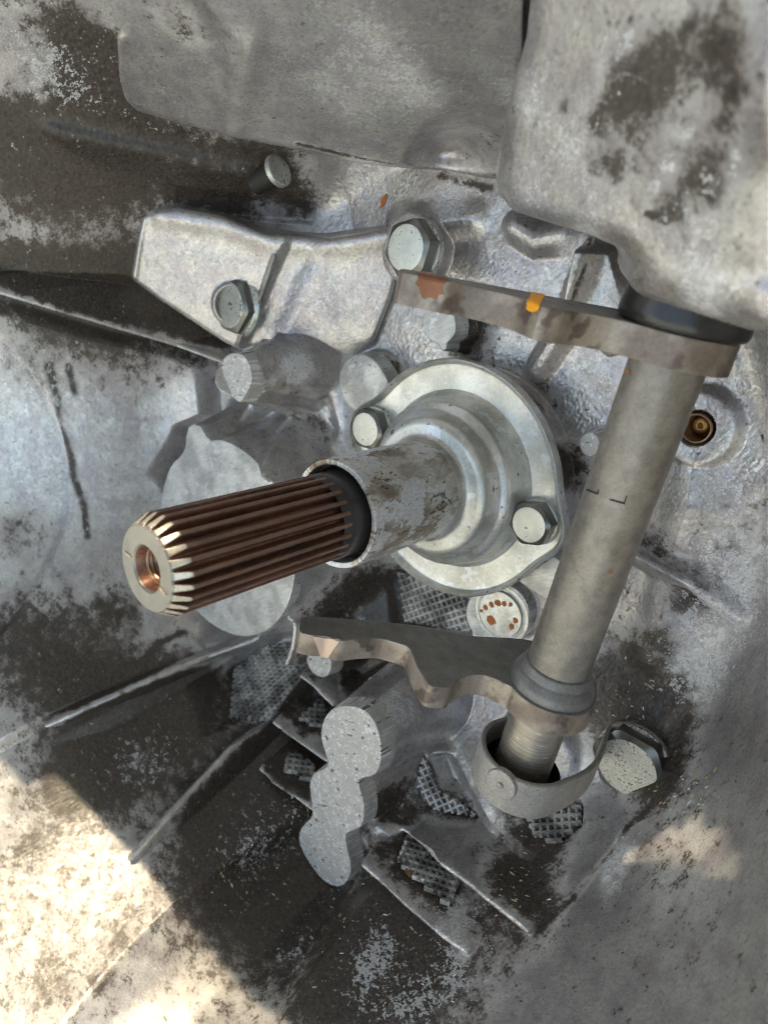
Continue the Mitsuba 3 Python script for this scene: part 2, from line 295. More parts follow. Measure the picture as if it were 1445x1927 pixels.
SNOW = [(655, 1329), (625, 1335), (607, 1360), (606, 1400), (617, 1440), (592, 1455), (583, 1490), (588, 1530), (566, 1560), (563, 1588), (580, 1622), (605, 1655), (632, 1670), (652, 1660), (660, 1630), (651, 1592), (650, 1574), (675, 1560), (685, 1525), (679, 1492), (674, 1472), (700, 1462), (716, 1430), (714, 1385), (695, 1345)]
lift(atz([(560, 1510), (660, 1540), (705, 1620), (690, 1700), (610, 1715), (540, 1630)], 56), -16, 10)
pit(inset(atz(SNOW[6:20], 55)[:, :2], -3), 47, 3.4, 4, 3, 30)
boss('lobed', SNOW, 55, 7, 5)
boss('teardrop', [(442, 664), (420, 675), (415, 700), (424, 730), (442, 752), (450, 757), (462, 742), (473, 715), (468, 685), (457, 668)], 47, 4, 4)
boss('key', [(822, 569), (806, 578), (795, 598), (797, 625), (812, 642), (824, 650), (832, 660), (838, 658), (840, 648), (853, 632), (857, 608), (850, 582), (838, 570)], 14, 7, 3)
boss('oval', [(672, 666), (650, 680), (638, 708), (642, 740), (660, 768), (690, 772), (712, 752), (730, 722), (722, 702), (702, 676)], 12, 7, 3)
boss('small_oval', [(590, 1212), (577, 1225), (577, 1248), (590, 1268), (606, 1275), (619, 1268), (622, 1245), (612, 1222)], 30, 6, 2)
boss('button', [tuple(p) for p in ellipse(1109, 836, 19, 23)], 6, 7, 2)
boss('plug_seat', [tuple(p) for p in ellipse(936, 1155, 60, 58, .5)], 5, 6, 2)
boss('land', [(975, 1092), (1040, 1045), (1080, 1075), (1080, 1150), (1020, 1125), (1000, 1112)], 6, 6, 2, smooth=False)
# -- upper left: bolt block, knife ridge, facet, fan
ridge(on([(740, 425, 7), (880, 410, 4)]), 6, 1.5, 5, 3)
ridge(on([(515, 610, 16), (535, 690, 16), (580, 770, 13), (640, 850, 10)]), 3, .9, 8, 4)
ridge(on([(450, 757, 18), (442, 800, 18)]), 2, 2.0, 3, 1)
bump(on([(500, 650), (500, 720), (520, 790)]), -6, 5); bump(on([(585, 680), (620, 740), (640, 800)]), -7, 5); bump(on([(540, 640), (550, 700), (585, 775), (640, 860)]), 8, 3.5)
ridge(on([(590, 640, 8), (625, 720, 8), (640, 800, 6)]), 2, .9, 6, 3)
bc = S(772, 465, base, 6); pad(np.c_[bc[0]+13*np.cos(np.linspace(0, 6.2, 40)), bc[1]+13*np.sin(np.linspace(0, 6.2, 40))], 9, 4, 4, 1)
ridge(on([(1108, 455, 7), (1085, 530, 7), (1050, 620, 6), (1000, 700, 5)]), 3.5, 1.6, 3, 1.5)
ridge(on([(960, 425, 5), (1000, 450, 5), (1050, 440, 6)]), 6, 2, 3, 2)
lift(on([(1110, 470), (1170, 470), (1195, 560), (1230, 640), (1150, 660), (1080, 600)]), 7, 4)
# -- upper blocks
bump(on([(150, 262), (330, 300), (490, 335)]), 7, 4)
lift(on([(330, 352), (590, 385), (585, 418), (420, 405), (310, 385)]), -5, 2.5)
BL = [(214, 75), (212, 150), (222, 200), (250, 222), (400, 250), (560, 270), (640, 286), (800, 322), (900, 345), (960, 352), (1010, 330), (1060, -80), (640, -120), (225, -120)]
# -- right floor
ridge(on([(1185, 1045, 9), (1290, 1100, 8), (1390, 1168, 3)]), 3, 2.2, 4, 1.5)
ridge(on([(1300, 880, 4), (1290, 960, 6), (1265, 1020, 5)]), 5, .9, 5, 4)
ridge(on([(1255, 1110, 5), (1240, 1180, 6), (1215, 1245, 5)]), 5, .9, 5, 4)
dow = S(1310, 806, base, 3)
pad(np.c_[dow[0]+11*np.cos(np.linspace(0, 6.2, 40)), dow[1]+11*np.sin(np.linspace(0, 6.2, 40))], 3, 2, 3, 1)
circ = np.c_[np.cos(np.linspace(0, 6.2, 36)), np.sin(np.linspace(0, 6.2, 36))]
pit(dow[:2]+4.3*circ, -9, 12, .4, .3)
BOLT5 = U(1205, 1438, 10); pad(BOLT5[:2]+11.5*circ, 9.5, 4, 5, 1)
# -- lower ribs and slopes
def rib(pts, w=1.8, slope=6, k=2, e=.6): ridge(on(pts), w, slope, k, e)
rib([(545, 1262, 20), (585, 1292, 20), (622, 1328, 21)], 2.4, 8); rib([(512, 1362, 22), (560, 1398, 22), (612, 1436, 23)], 2.4, 8); rib([(487, 1450, 19), (540, 1492, 19), (588, 1530, 19)], 2.4, 8)
rib([(622, 1275, 12), (640, 1310, 12)], 1.2)
rib([(700, 1535, 18), (760, 1580, 17), (860, 1652, 15), (930, 1708, 11), (988, 1758, 5)], 3.0, 7); rib([(680, 1632, 19), (760, 1705, 17), (830, 1765, 10), (875, 1795, 4)], 2.8, 7)
rib([(700, 1590, 14), (690, 1600, 14)], 12, 2, 5, 4)
rib([(640, 1360, 20), (720, 1310, 18), (790, 1290, 12)], 2.0, 2.0, 4, 1); rib([(700, 1440, 16), (770, 1424, 11), (850, 1416, 5)], 2.0, 3.5, 3, 1)
rib([(850, 1420, 6), (885, 1490, 9), (925, 1560, 8), (975, 1610, 4)], 6, 1.2, 6, 4)
rib([(560, 1100, 8), (566, 1150, 12)], 4, 1.5, 4, 3); rib([(655, 1110, 5), (665, 1180, 6)], 5, .8, 4, 4)
lift(on([(720, 1060), (880, 1100), (870, 1200), (740, 1190)]), -3, 3)
hub = U(985, 1440, 22); pad(hub[:2]+15*circ, 14, 3, 5, 2)
lift(on([(770, 1430), (800, 1420), (872, 1580), (790, 1560)]), -2.5, 3); lift(on([(975, 1530), (1090, 1510), (1100, 1560), (1040, 1600)]), -2.5, 3)
# seat of the guide sleeve, cut flat
B1, B2 = U(690, 808, 18), U(1000, 988, 18)             # flange bolts
phi = np.linspace(0, 2*np.pi, 361)[:-1]
def lobed(phi, b, R0=44.0, rl=10.0):                   # circle joined with a lobe round the bolt
    d = np.hypot(*b[:2]); a0 = math.atan2(b[1], b[0]); x = phi-a0; x = (x+np.pi) % (2*np.pi)-np.pi
    s = d*np.sin(np.abs(x)); return np.where((np.abs(x) < 1) & (s < rl), d*np.cos(x)+np.sqrt(np.maximum(rl*rl-s*s, 0)), 0)
ZF = 9.0
rho = np.maximum(42.6, np.maximum(lobed(phi, B1, 42.6, 10), lobed(phi, B2*1.06, 42.6, 10.5)))
rho = gaussian_filter(rho, 6, mode='wrap')
pit(np.c_[(rho+2.2)*np.cos(phi), (rho+2.2)*np.sin(phi)][::4], 6, 4, 1.5, .6, 12); pad(np.c_[(rho-5)*np.cos(phi), (rho-5)*np.sin(phi)][::4], 11.5, 6, 1.5, .5, 14)
H += .6*(meshkit.fbm(np.stack([A*.05, B*.05, A*0], -1), 3, 3)-.5)*2*sstep(0, 30, np.hypot(A, B)-40)
def surf(a, b):
    i = np.interp(a, GA, np.arange(len(GA))); j = np.interp(b, GB, np.arange(len(GB)))
    return map_coordinates(H, [np.ravel(j), np.ravel(i)], order=1, mode='nearest').reshape(np.shape(a))
def hit(px, py, dz=0.0): return S(px, py, surf, dz)

# pockets floored with a waffle pattern
WAF = [(2.7, 1.05), (2.7, .95), (2.7, .95), (2.8, .35), (2.5, .55), (2.6, .8), (2.6, .55)]
PATCHES = []
for px in ([(548, 1205), (540, 1260), (500, 1330), (460, 1385), (400, 1370), (370, 1290), (460, 1235)],
           [(560, 1300), (600, 1310), (612, 1345), (600, 1385), (560, 1355)],
           [(540, 1405), (590, 1440), (588, 1490), (535, 1455)],
           [(745, 1075), (800, 1098), (875, 1122), (880, 1195), (760, 1170)],
           [(775, 1432), (815, 1425), (835, 1480), (872, 1575), (800, 1540), (770, 1490)],
           [(750, 1575), (800, 1610), (862, 1660), (850, 1715), (790, 1665), (745, 1625)],
           [(985, 1545), (1050, 1530), (1092, 1520), (1085, 1565), (1040, 1600), (1000, 1580)]):
    import shapely
    h3 = np.array([hit(*p) for p in px]); g_ = shapely.Polygon(h3[:, :2]).buffer(0); g_ = g_ if g_.geom_type == 'Polygon' else max(g_.geoms, key=lambda t: t.area); g_ = g_.buffer(-.3).buffer(.3)
    ring = np.array(g_.exterior.segmentize(2).coords)[:-1]; sl, d = sdf(ring, 6); ins = d < 0
    c = np.linalg.lstsq(np.c_[np.ones(ins.sum()), A[sl][ins], B[sl][ins]], H[sl][ins], rcond=None)[0]; c[0] -= .8
    H[sl] += (c[0]+c[1]*A[sl]+c[2]*B[sl]-H[sl])*(1-sstep(-.5, 2.5, d)); PATCHES.append((g_, c))
# -- grime with shade painted into recesses (u), white oxide stains (v)
LINES = [([(92, 690), (108, 750), (112, 800), (130, 850), (140, 900), (158, 950), (165, 1010)], 7, .6), ([(130, 690), (140, 740)], 6, .5), ([(345, 1190), (300, 1210), (270, 1245), (220, 1260)], 6, .6), ([(1218, 400), (1255, 415)], 5, .9), ([(1110, 450), (1100, 500), (1070, 580)], 6, .5), ([(1000, 1760), (1080, 1690), (1180, 1560)], 9, .35), ([(1180, 1560), (1262, 1480), (1275, 1420), (1240, 1370)], 10, .4), ([(560, 272), (700, 303), (925, 354)], 7, .6), ([(1235, 1045), (1320, 1110), (1390, 1150)], 8, .4)]  # includes the thin line of shade painted under the upper left block
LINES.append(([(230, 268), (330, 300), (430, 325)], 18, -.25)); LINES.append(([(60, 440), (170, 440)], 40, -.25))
STAINS_SHADE = [(60, 320, 90, .6), (180, 300, 90, .75), (330, 290, 90, .55), (20, 250, 60, .4), (90, 60, 90, .25), (185, 100, 45, .8), (190, 190, 45, .8), (150, 60, 40, .4), (330, 50, 45, .35), (420, 365, 60, .6), (560, 380, 40, .5), (500, 300, 60, .6),  # includes shade painted beside the upper left block and in the gap below
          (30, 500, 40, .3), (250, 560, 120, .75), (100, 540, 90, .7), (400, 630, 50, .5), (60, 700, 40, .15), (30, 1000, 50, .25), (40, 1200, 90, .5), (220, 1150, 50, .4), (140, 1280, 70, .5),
          (280, 1340, 90, 1.0), (350, 1300, 50, .5), (200, 1420, 80, .7), (430, 1450, 90, .5), (480, 1330, 60, .3), (170, 1480, 40, .3), (440, 1530, 60, .7), (560, 1420, 60, .85), (560, 1500, 50, .7), (560, 1290, 50, .75), (700, 1250, 90, .8), (620, 1220, 60, .8), (690, 1120, 70, .7),  # includes shade painted on the pocket floor below rib B
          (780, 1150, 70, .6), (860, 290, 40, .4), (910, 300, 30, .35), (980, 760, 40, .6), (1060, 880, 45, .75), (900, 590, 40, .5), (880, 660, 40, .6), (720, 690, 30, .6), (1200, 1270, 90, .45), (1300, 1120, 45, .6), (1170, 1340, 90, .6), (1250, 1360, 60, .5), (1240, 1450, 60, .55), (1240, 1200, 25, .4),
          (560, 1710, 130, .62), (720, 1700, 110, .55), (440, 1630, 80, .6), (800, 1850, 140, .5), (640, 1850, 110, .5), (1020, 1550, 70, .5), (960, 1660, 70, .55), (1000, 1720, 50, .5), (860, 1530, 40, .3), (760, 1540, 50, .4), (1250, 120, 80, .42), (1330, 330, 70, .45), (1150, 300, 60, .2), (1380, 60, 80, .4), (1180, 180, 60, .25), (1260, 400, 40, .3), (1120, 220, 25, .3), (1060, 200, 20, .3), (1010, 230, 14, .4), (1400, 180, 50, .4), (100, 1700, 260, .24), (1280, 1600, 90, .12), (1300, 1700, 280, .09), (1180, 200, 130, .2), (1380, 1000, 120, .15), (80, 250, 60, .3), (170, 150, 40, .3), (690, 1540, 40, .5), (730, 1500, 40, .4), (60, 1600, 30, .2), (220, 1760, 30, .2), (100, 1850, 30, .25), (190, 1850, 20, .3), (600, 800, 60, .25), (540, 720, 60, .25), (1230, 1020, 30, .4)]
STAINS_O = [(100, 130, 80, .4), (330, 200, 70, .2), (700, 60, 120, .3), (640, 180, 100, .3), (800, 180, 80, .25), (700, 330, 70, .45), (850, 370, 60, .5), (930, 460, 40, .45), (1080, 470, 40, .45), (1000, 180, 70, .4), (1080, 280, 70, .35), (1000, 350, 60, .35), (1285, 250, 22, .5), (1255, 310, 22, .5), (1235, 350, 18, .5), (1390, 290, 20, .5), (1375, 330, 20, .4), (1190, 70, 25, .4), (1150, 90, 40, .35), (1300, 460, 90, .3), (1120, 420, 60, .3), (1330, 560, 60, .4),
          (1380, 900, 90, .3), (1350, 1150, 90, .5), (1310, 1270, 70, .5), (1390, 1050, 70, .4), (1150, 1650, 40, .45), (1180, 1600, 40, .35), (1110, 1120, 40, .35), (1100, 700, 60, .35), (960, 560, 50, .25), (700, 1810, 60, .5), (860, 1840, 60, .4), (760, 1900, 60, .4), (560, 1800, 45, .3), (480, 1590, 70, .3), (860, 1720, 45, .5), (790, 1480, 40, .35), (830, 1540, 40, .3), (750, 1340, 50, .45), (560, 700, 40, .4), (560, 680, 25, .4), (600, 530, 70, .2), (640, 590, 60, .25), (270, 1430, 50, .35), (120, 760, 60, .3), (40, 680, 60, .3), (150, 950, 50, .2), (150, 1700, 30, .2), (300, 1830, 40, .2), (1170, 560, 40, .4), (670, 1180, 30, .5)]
def masks(V, where, skip=None):
    D, O = np.full(V.shape[:-1], .16), np.full(V.shape[:-1], .12)
    for M, L in ((D, STAINS_SHADE), (O, STAINS_O)):
        for px, py, rpx, amt in L:
            if skip and M is D and skip(px, py): continue
            c = where(px, py)
            if c is None: continue
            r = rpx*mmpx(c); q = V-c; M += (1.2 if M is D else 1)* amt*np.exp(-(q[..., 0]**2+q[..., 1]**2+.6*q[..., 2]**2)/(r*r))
    for pts, wpx, amt in LINES:
        c = [where(*p) for p in pts]
        if any(x is None for x in c): continue
        c = np.array(c); w = wpx*mmpx(c[0]); best = np.full(V.shape[:-1], 1e9)
        for p, q in zip(c, c[1:]):
            e = q-p; t = np.clip(((V-p)@e)/(e@e+1e-9), 0, 1); best = np.minimum(best, ((V-p-t[..., None]*e)**2).sum(-1))
        D += amt*np.exp(-best/(w*w))
    return D, O
def relief(V, N, OX, amp=1.0):                        # fine sand-cast relief along the normals, rougher where the oxide sits
    rel = (.08*(meshkit.noise(V*.55, 1)-.5)+.17*(meshkit.noise(V*1.5, 2)-.5)+.30*(meshkit.fbm(V*.14, 2, 4)-.5))*(.3+.7*np.abs(N[..., 2]))
    ox_b = sstep(.5, .8, OX*.7+.45*meshkit.fbm(V*.35, 2, 9))*np.maximum(meshkit.noise(V*1.2, 5)-.45, 0)*1.0
    return V+N*(rel*amp+ox_b)[..., None]
def grid_normals(V):
    n = np.cross(np.gradient(V, axis=1), np.gradient(V, axis=0)); return n/(np.linalg.norm(n, axis=-1, keepdims=True)+1e-12)
def hit_main(px, py):
    c = hit(px, py); return c
V = np.stack([A, B, H], -1)

DIRT_SHADE, OX = masks(V, hit_main)
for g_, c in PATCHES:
    sl, d = sdf(np.array(g_.exterior.coords)[:-1], 3); DIRT_SHADE[sl] += .8*(1-sstep(-1, 1, d))
for L in CRESTS:                                        # dark mask lowered along the rib crests
    sl = near(L[:, :2], 6); d, _ = seg_dist(A[sl], B[sl], L[:, :2], False); DIRT_SHADE[sl] -= .9*np.exp(-(d/1.9)**2)*(.6+.8*meshkit.noise(V[sl]*.3, 8))
DIRT_SHADE = np.clip(DIRT_SHADE, 0, 1); OX = np.clip(OX, 0, 1)
N = grid_normals(V); V2 = relief(V, N, OX)
def opening(poly3, v):                               # an opening added in the wall, cut along the sun to light one spot
    import shapely
    e1 = np.array([-math.sin(SAZ), math.cos(SAZ), 0]); e2 = np.cross(SUN, e1)
    return shapely.contains_xy(shapely.Polygon(np.c_[poly3@e1, poly3@e2]).buffer(.01), v@e1, v@e2)
e1 = np.array([-math.sin(SAZ), math.cos(SAZ), 0])
slot = np.array([e1*x+np.array([0, 0, z]) for x, z in ((-12.6, 130.3), (0, 129.3), (12.6, 130.3), (12.4, 136), (0, 137), (-12.4, 136))])
gap = np.array([hit(*p) for p in ((1172, 1612), (1200, 1594), (1255, 1560), (1300, 1538), (1340, 1548), (1372, 1590), (1395, 1660), (1350, 1640), (1260, 1616), (1180, 1625))])
hv, hf = sheet(V2); hc = hv[hf].mean(1); hf = hf[~(((hc[:, :2]-CEN)@SUN[:2] > 120) & (opening(slot, hc) | opening(gap, hc)))]; far = np.hypot(hv[:, 0]-CEN[0], hv[:, 1]-CEN[1]) > 200; hf = hf[~far[hf].any(1)]; used = np.unique(hf); idx = np.full(len(hv), -1); idx[used] = np.arange(len(used))
put('bell_housing__cast_wall', (hv[used], idx[hf]), 'cast_alloy', True, uv=np.c_[DIRT_SHADE.ravel(), OX.ravel()][used])
def block(key, outline3, look, edge, shape=None, depth=38, step=.42, skip=None):
    """a thick raised block of the casting: its face is a relief over the plane of its outline, its sides run back along -look"""
    P = np.asarray(outline3); Z = look/np.linalg.norm(look); X = np.cross([0, 1., 0], Z); X /= np.linalg.norm(X); Y = np.cross(Z, X); o = P.mean(0)
    q = (P-o)@np.c_[X, Y, Z]; c = plane_of(q); poly = q[:, :2]
    import shapely
    poly = np.array(shapely.Polygon(poly).buffer(-4).buffer(7, quad_segs=10).buffer(-3, quad_segs=10).exterior.segmentize(3).coords)[:-1]
    gx = np.arange(poly[:, 0].min()-3, poly[:, 0].max()+3, step); gy = np.arange(poly[:, 1].min()-3, poly[:, 1].max()+3, step)
    x, y = np.meshgrid(gx, gy); d, _ = seg_dist(x, y, poly, True); ins = shapely.contains_xy(shapely.Polygon(poly), x, y); d = np.where(ins, -d, d)
    def at(px, py):                                   # plane position of a measured point
        nrm = Z-c[1]*X-c[2]*Y; dd = ray(px, py); t = ((o+Z*c[0]-CAM)@nrm)/(dd@nrm); r = (CAM+t*dd-o)@np.c_[X, Y, Z]; return r[:2] if 0 < t < 400 else None
    z = c[0]+c[1]*x+c[2]*y
    if shape is not None: z = z+shape(x, y, at)
    k = np.clip(d+edge, 0, edge); z = z-(edge-np.sqrt(np.maximum(edge*edge-k*k, 0)))-np.clip(d, 0, 2.2)*depth/2.2
    Vb = o+x[..., None]*X+y[..., None]*Y+z[..., None]*Z
    def where(px, py):
        r = at(px, py); return None if r is None else o+r[0]*X+r[1]*Y+(c[0]+c[1]*r[0]+c[2]*r[1])*Z
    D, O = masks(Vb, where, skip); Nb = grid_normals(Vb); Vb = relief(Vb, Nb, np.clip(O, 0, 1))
    v, f = sheet(Vb); keep = (d.ravel()[f] < 2.8).all(1); me = trimesh.Trimesh(v, f[keep], process=False); uvs = np.c_[np.clip(D, 0, 1).ravel(), np.clip(O, 0, 1).ravel()]
    used = np.unique(me.faces); idx = np.full(len(v), -1); idx[used] = np.arange(len(used))
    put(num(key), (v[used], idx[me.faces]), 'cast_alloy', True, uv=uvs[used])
def g2(x, y, at, px, py, r, amp, ex=1.0, tilt=0.0):
    c = at(px, py)
    if c is None: return 0*x
    cs, sn = math.cos(tilt), math.sin(tilt); u, w = (x-c[0])*cs+(y-c[1])*sn, -(x-c[0])*sn+(y-c[1])*cs
    return amp*np.exp(-(u/(r*ex))**2-(w/r)**2)
def gl(x, y, at, pts, sig, amp):
    p = np.array([at(*q) for q in pts]); d, _ = seg_dist(x, y, p, False); return amp*np.exp(-(d/sig)**2)
def side_of(x, y, at, pts, w):
    p = np.array([at(*q) for q in pts]); d, par = seg_dist(x, y, p, False); k = np.clip(par.astype(int), 0, len(p)-2); e = (p[1:]-p[:-1])[k]
    sg = np.sign((x-p[k, 0])*e[..., 1]-(y-p[k, 1])*e[..., 0]); return sstep(-w, w, sg*d)
def shape_l(x, y, at):
    sd = side_of(x, y, at, [(335, -120), (352, -30), (385, 20), (424, 72), (420, 150), (412, 300)], 2.2); ref = at(300, 120)
    ix = np.unravel_index(np.argmin((x-ref[0])**2+(y-ref[1])**2), x.shape); sd = sd if sd[ix] > .5 else 1-sd
    return -2.6*sd+g2(x, y, at, 872, 290, 9, -20, 1.3)+g2(x, y, at, 800, 240, 10, 2.0, 1.3)+gl(x, y, at, [(470, 100), (448, 180), (438, 250)], 4.5, 2.6) \
        +gl(x, y, at, [(222, 70), (218, 140), (226, 205)], 1.6, 1.2)+gl(x, y, at, [(500, 60), (700, 90), (950, 100)], 12, 1.5)-gl(x, y, at, [(430, 235), (700, 270), (930, 320)], 4, 1.2)
BLo = [(213, 70, 56), (210, 150, 56), (216, 196, 56), (240, 218, 54), (400, 250, 45), (560, 272, 32), (640, 287, 27), (800, 322, 25), (930, 348, 25), (1000, 360, 25), (1060, -90, 32), (640, -120, 36), (232, -120, 56), (228, 40, 56)]
block('bell_housing__raised_block', on(BLo, 34), -ray(560, 210)+np.array([0, -.10, 0]), 3.0, shape_l, skip=lambda x, y: (x < 205) or (y > 225 and x < 820))
def shape_r(x, y, at):
    return gl(x, y, at, [(990, 400), (1110, 425), (1250, 500), (1445, 560)], 5, 1.4)+g2(x, y, at, 1480, 150, 8, 5, 1.0)+gl(x, y, at, [(1380, -60), (1390, 120), (1440, 260)], 4, 1.8)-gl(x, y, at, [(1230, 470), (1330, 500), (1445, 520)], 3, .8)
def shape_p(x, y, at):
    c = at(440, 574); r = np.hypot(x-c[0], y-c[1]); k = np.array([at(516, 482), at(490, 560), at(466, 606), at(447, 650)]); d, _ = seg_dist(x, y, k, False)
    e = k[-1]-k[0]; right = (x-k[0][0])*e[1]-(y-k[0][1])*e[0]; right = right*np.sign((at(600, 560)-k[0])[0]*e[1]-(at(600, 560)-k[0])[1]*e[0])/np.linalg.norm(e)
    z = -3.2*sstep(0, 5, right)*(1-sstep(9, 17, right))-5.5*(1-sstep(6.6, 7.6, r))*(right < 1.0)+1.3*np.exp(-((r-8.0)/1.0)**2)*(right < 0)
    z = z+3.6*np.clip(1-d/1.3, 0, 1)*(right < 2)+gl(x, y, at, [(300, 408), (420, 425), (515, 460), (640, 462), (740, 445)], 3.5, 1.6)
    return z+gl(x, y, at, [(268, 410), (252, 520)], 1.8, 1.6)-2.5*sstep(0, 8, right)*np.exp(-((y-at(560, 690)[1])/6)**2)
PLo = [(262, 402, 15), (285, 388, 15), (330, 386, 15), (420, 405, 14), (500, 438, 13), (620, 446, 10), (740, 425, 7), (768, 452, 7), (745, 560, 7), (708, 655, 7), (668, 684, 8), (600, 655, 10), (548, 640, 13), (500, 650, 15), (452, 658, 16), (425, 642, 16), (300, 562, 16), (242, 526, 15), (250, 460, 15)]
block('bell_housing__raised_block', on(PLo), -ray(520, 520)+np.array([0, -.04, 0]), 2.6, shape_p, depth=26, step=.36, skip=lambda x, y: (y < 430 and x < 700) or x < 420)
BR3 = [(927, 325, 58), (932, 365, 58), (962, 398, 58), (1050, 424, 60), (1110, 442, 62), (1165, 468, 66), (1188, 505, 68), (1176, 545, 69), (1212, 570, 71), (1330, 606, 73), (1445, 640, 75), (1480, 648, 76), (1500, 300, 83), (1500, -160, 91), (1000, -160, 84), (985, 60, 72), (950, 200, 64)]
block('bell_housing__raised_block', np.array([U(*p) for p in BR3]), -ray(1180, 420)+np.array([0, -.06, 0]), 5.5, shape_r)
say('bell_housing', 'grimy grey cast alloy clutch housing with ribs, bosses and raised blocks surrounding the splined shaft', 'gearbox housing')
for nm, (p, z) in BOSS.items():
    mat = {'lobed': 'crusted_alloy', 'teardrop': 'crusted_alloy', 'small_oval': 'crusted_alloy', 'button': 'crusted_alloy'}.get(nm, 'machined_alloy')
    put(num('bell_housing__boss'), prism(p, z-7, z, .55, .10), mat, 30)
# -- waffle grids cast into the pockets
def waffle(patch, pitch, ang, hgt=1.5, w=.95):
    import shapely
    outline, (c0, ca, cb) = patch; nn = np.array([-ca, -cb, 1.0]); nn /= np.linalg.norm(nn); up = np.array([math.cos(ang), math.sin(ang), 0]); X = up-up@nn*nn; X /= np.linalg.norm(X); Y = np.cross(nn, X)
    o = np.array([*np.array(outline.centroid.coords[0]), 0]); o[2] = c0+ca*o[0]+cb*o[1]; ring = np.array(outline.exterior.coords); ring = np.c_[ring, c0+ca*ring[:, 0]+cb*ring[:, 1]]-o
    poly = shapely.Polygon(np.c_[ring@X, ring@Y]); vs, fs, n0 = [], [], 0
    for turn in (0, 1):
        for k in range(-30, 31):
            ln_ = shapely.LineString([(-150, k*pitch), (150, k*pitch)] if turn else [(k*pitch, -150), (k*pitch, 150)]); c = poly.intersection(ln_)
            for ln in getattr(c, 'geoms', [c]):
                if ln.is_empty or ln.length < 1.5: continue
                p, q = np.array(ln.coords[0]), np.array(ln.coords[-1]); n = max(3, int(ln.length/.8)); m = p+(q-p)*np.linspace(0, 1, n)[:, None]
                m3 = o+m[:, :1]*X+m[:, 1:]*Y+nn*(.5*(meshkit.noise(np.c_[m*.2, np.zeros(n)], 6)-.5))[:, None]; sd = X if not turn else Y; lift_ = .02*turn; ww = w*(.9+.2*rng.random())
                row = [m3+sd*o_+nn*(hh+lift_) for o_, hh in ((-pitch*.44, -.25), (-ww*.40, hgt), (ww*.40, hgt), (pitch*.44, -.25))]
                v, f = sheet(np.stack(row, 1)); vs.append(v); fs.append(f+n0); n0 += len(v)
    put(num('bell_housing__waffle_grid'), (np.vstack(vs), np.vstack(fs)), 'waffle_alloy', 30, kind='stuff')
def waffle_color(p, n, uv):
    q = p*1000; b = fbm(q[0]*.15, q[1]*.15, q[2]*.15, 3)
    return mix((.13, .125, .12), (.42, .41, .395), smoothstep(.3, .62, b))*(.75+.5*noise(q[0]*2, q[1]*2, q[2]*2))
scene['waffle_alloy'] = {'type': 'twosided', 'bsdf': {'type': 'principled', 'base_color': proc(waffle_color), 'roughness': .45, 'metallic': .4}}
for pt, (pi_, an) in zip(PATCHES, WAF): waffle(pt, pi_, an)
# -- the rest of the bell outside the heightfield: shell and mating rim
EDGE = []                                            # the rim is as high as the edge of its shadow on the far wall asks for
for px in ((-60, 1395), (0, 1430), (47, 1482), (100, 1457), (122, 1476), (205, 1565), (260, 1625), (325, 1700), (420, 1825), (480, 1890), (540, 1925)):
    x = hit(*px); d = x[:2]-CEN; h2 = SUN[:2]; qa, qb, qc = h2@h2, d@h2, d@d-209**2; t = (-qb+math.sqrt(qb*qb-qa*qc))/qa; y = x+t*SUN
    EDGE.append((math.degrees(math.atan2(y[1]-CEN[1], y[0]-CEN[0])), y[2]))
EDGE = np.array(sorted(EDGE))
def rim_height(t):
    d = np.degrees(t); d = (d+180) % 360-180; lo, hi = EDGE[0], EDGE[-1]
    return np.interp(d, np.r_[-180, lo[0]-90, lo[0]-15, EDGE[:, 0], hi[0]+20, 180], np.r_[195, 188, lo[1]-3, EDGE[:, 1], hi[1]+4, 195])
th = np.concatenate([np.linspace(-20, 120, 841), np.linspace(121, 340, 120)])*np.pi/180
rows = []
for f_ in np.linspace(0, 1, 60):
    rr = 150+f_*58; hh = (rr-122)*2.3-75
    rows.append(np.c_[CEN[0]+rr*np.cos(th), CEN[1]+rr*np.sin(th), np.full(len(th), hh)])
for f_ in np.linspace(0, 1, 20): rows.append(np.c_[CEN[0]+209*np.cos(th), CEN[1]+209*np.sin(th), (rim_height(th)-122)*f_+122])
for (rr, dh) in ((215, 0), (226, 0), (226, -12)):
    rows.append(np.c_[CEN[0]+rr*np.cos(th), CEN[1]+rr*np.sin(th), rim_height(th)+dh])
rv, rf = sheet(np.stack(rows))
fc = rv[rf].mean(1); side = (fc[:, :2]-CEN)@SUN[:2] > 90
cut = side & (opening(slot, fc) | opening(gap, fc))
put('bell_housing__rim', (rv, rf[~cut]), 'rim_alloy', 40)
flat('rim_alloy', (.42, .41, .39), .5, .4)

# ------------------------------------------------------------------ guide sleeve: flange with rolled lip, hub, tube
rows = []
prof = [(16.9, 27.0), (17.1, 25.0), (17.7, 23.8), (19.0, 23.1), (21.4, 22.9), (23.4, 22.4), (24.8, 20.6), (25.7, 17.8), (27.0, 16.5), (28.4, 16.0), (29.4, 14.6), (30.2, 10.5), (31.0, 7.6), (32.4, 6.6)]
ring = np.c_[np.cos(phi), np.sin(phi)]
closed = lambda x: np.vstack([x, x[:1]])
for r, z in prof: rows.append(closed(np.c_[ring*r, np.full(len(phi), z+ZF)]))
hubrows = rows; frows = [rows[-1]]
for f_ in (.25, .5, .75): frows.append(closed(np.c_[ring*(32.4+f_*(rho-2.6-32.4))[:, None], np.full(len(phi), 6.5+ZF)]))
for o, z in ((-2.6, 6.5), (-1.7, 6.8), (-1.1, 7.8), (-.8, 9.4), (-.3, 9.8), (.25, 9.4), (.4, 8.0), (.4, 5.6), (.1, 5.2), (-5.6, 5.0)): frows.append(closed(np.c_[ring*(rho+o)[:, None], np.full(len(phi), z+ZF)]))
put('guide_sleeve__flange', sheet(np.stack(frows)), 'zinc_plate', 40)
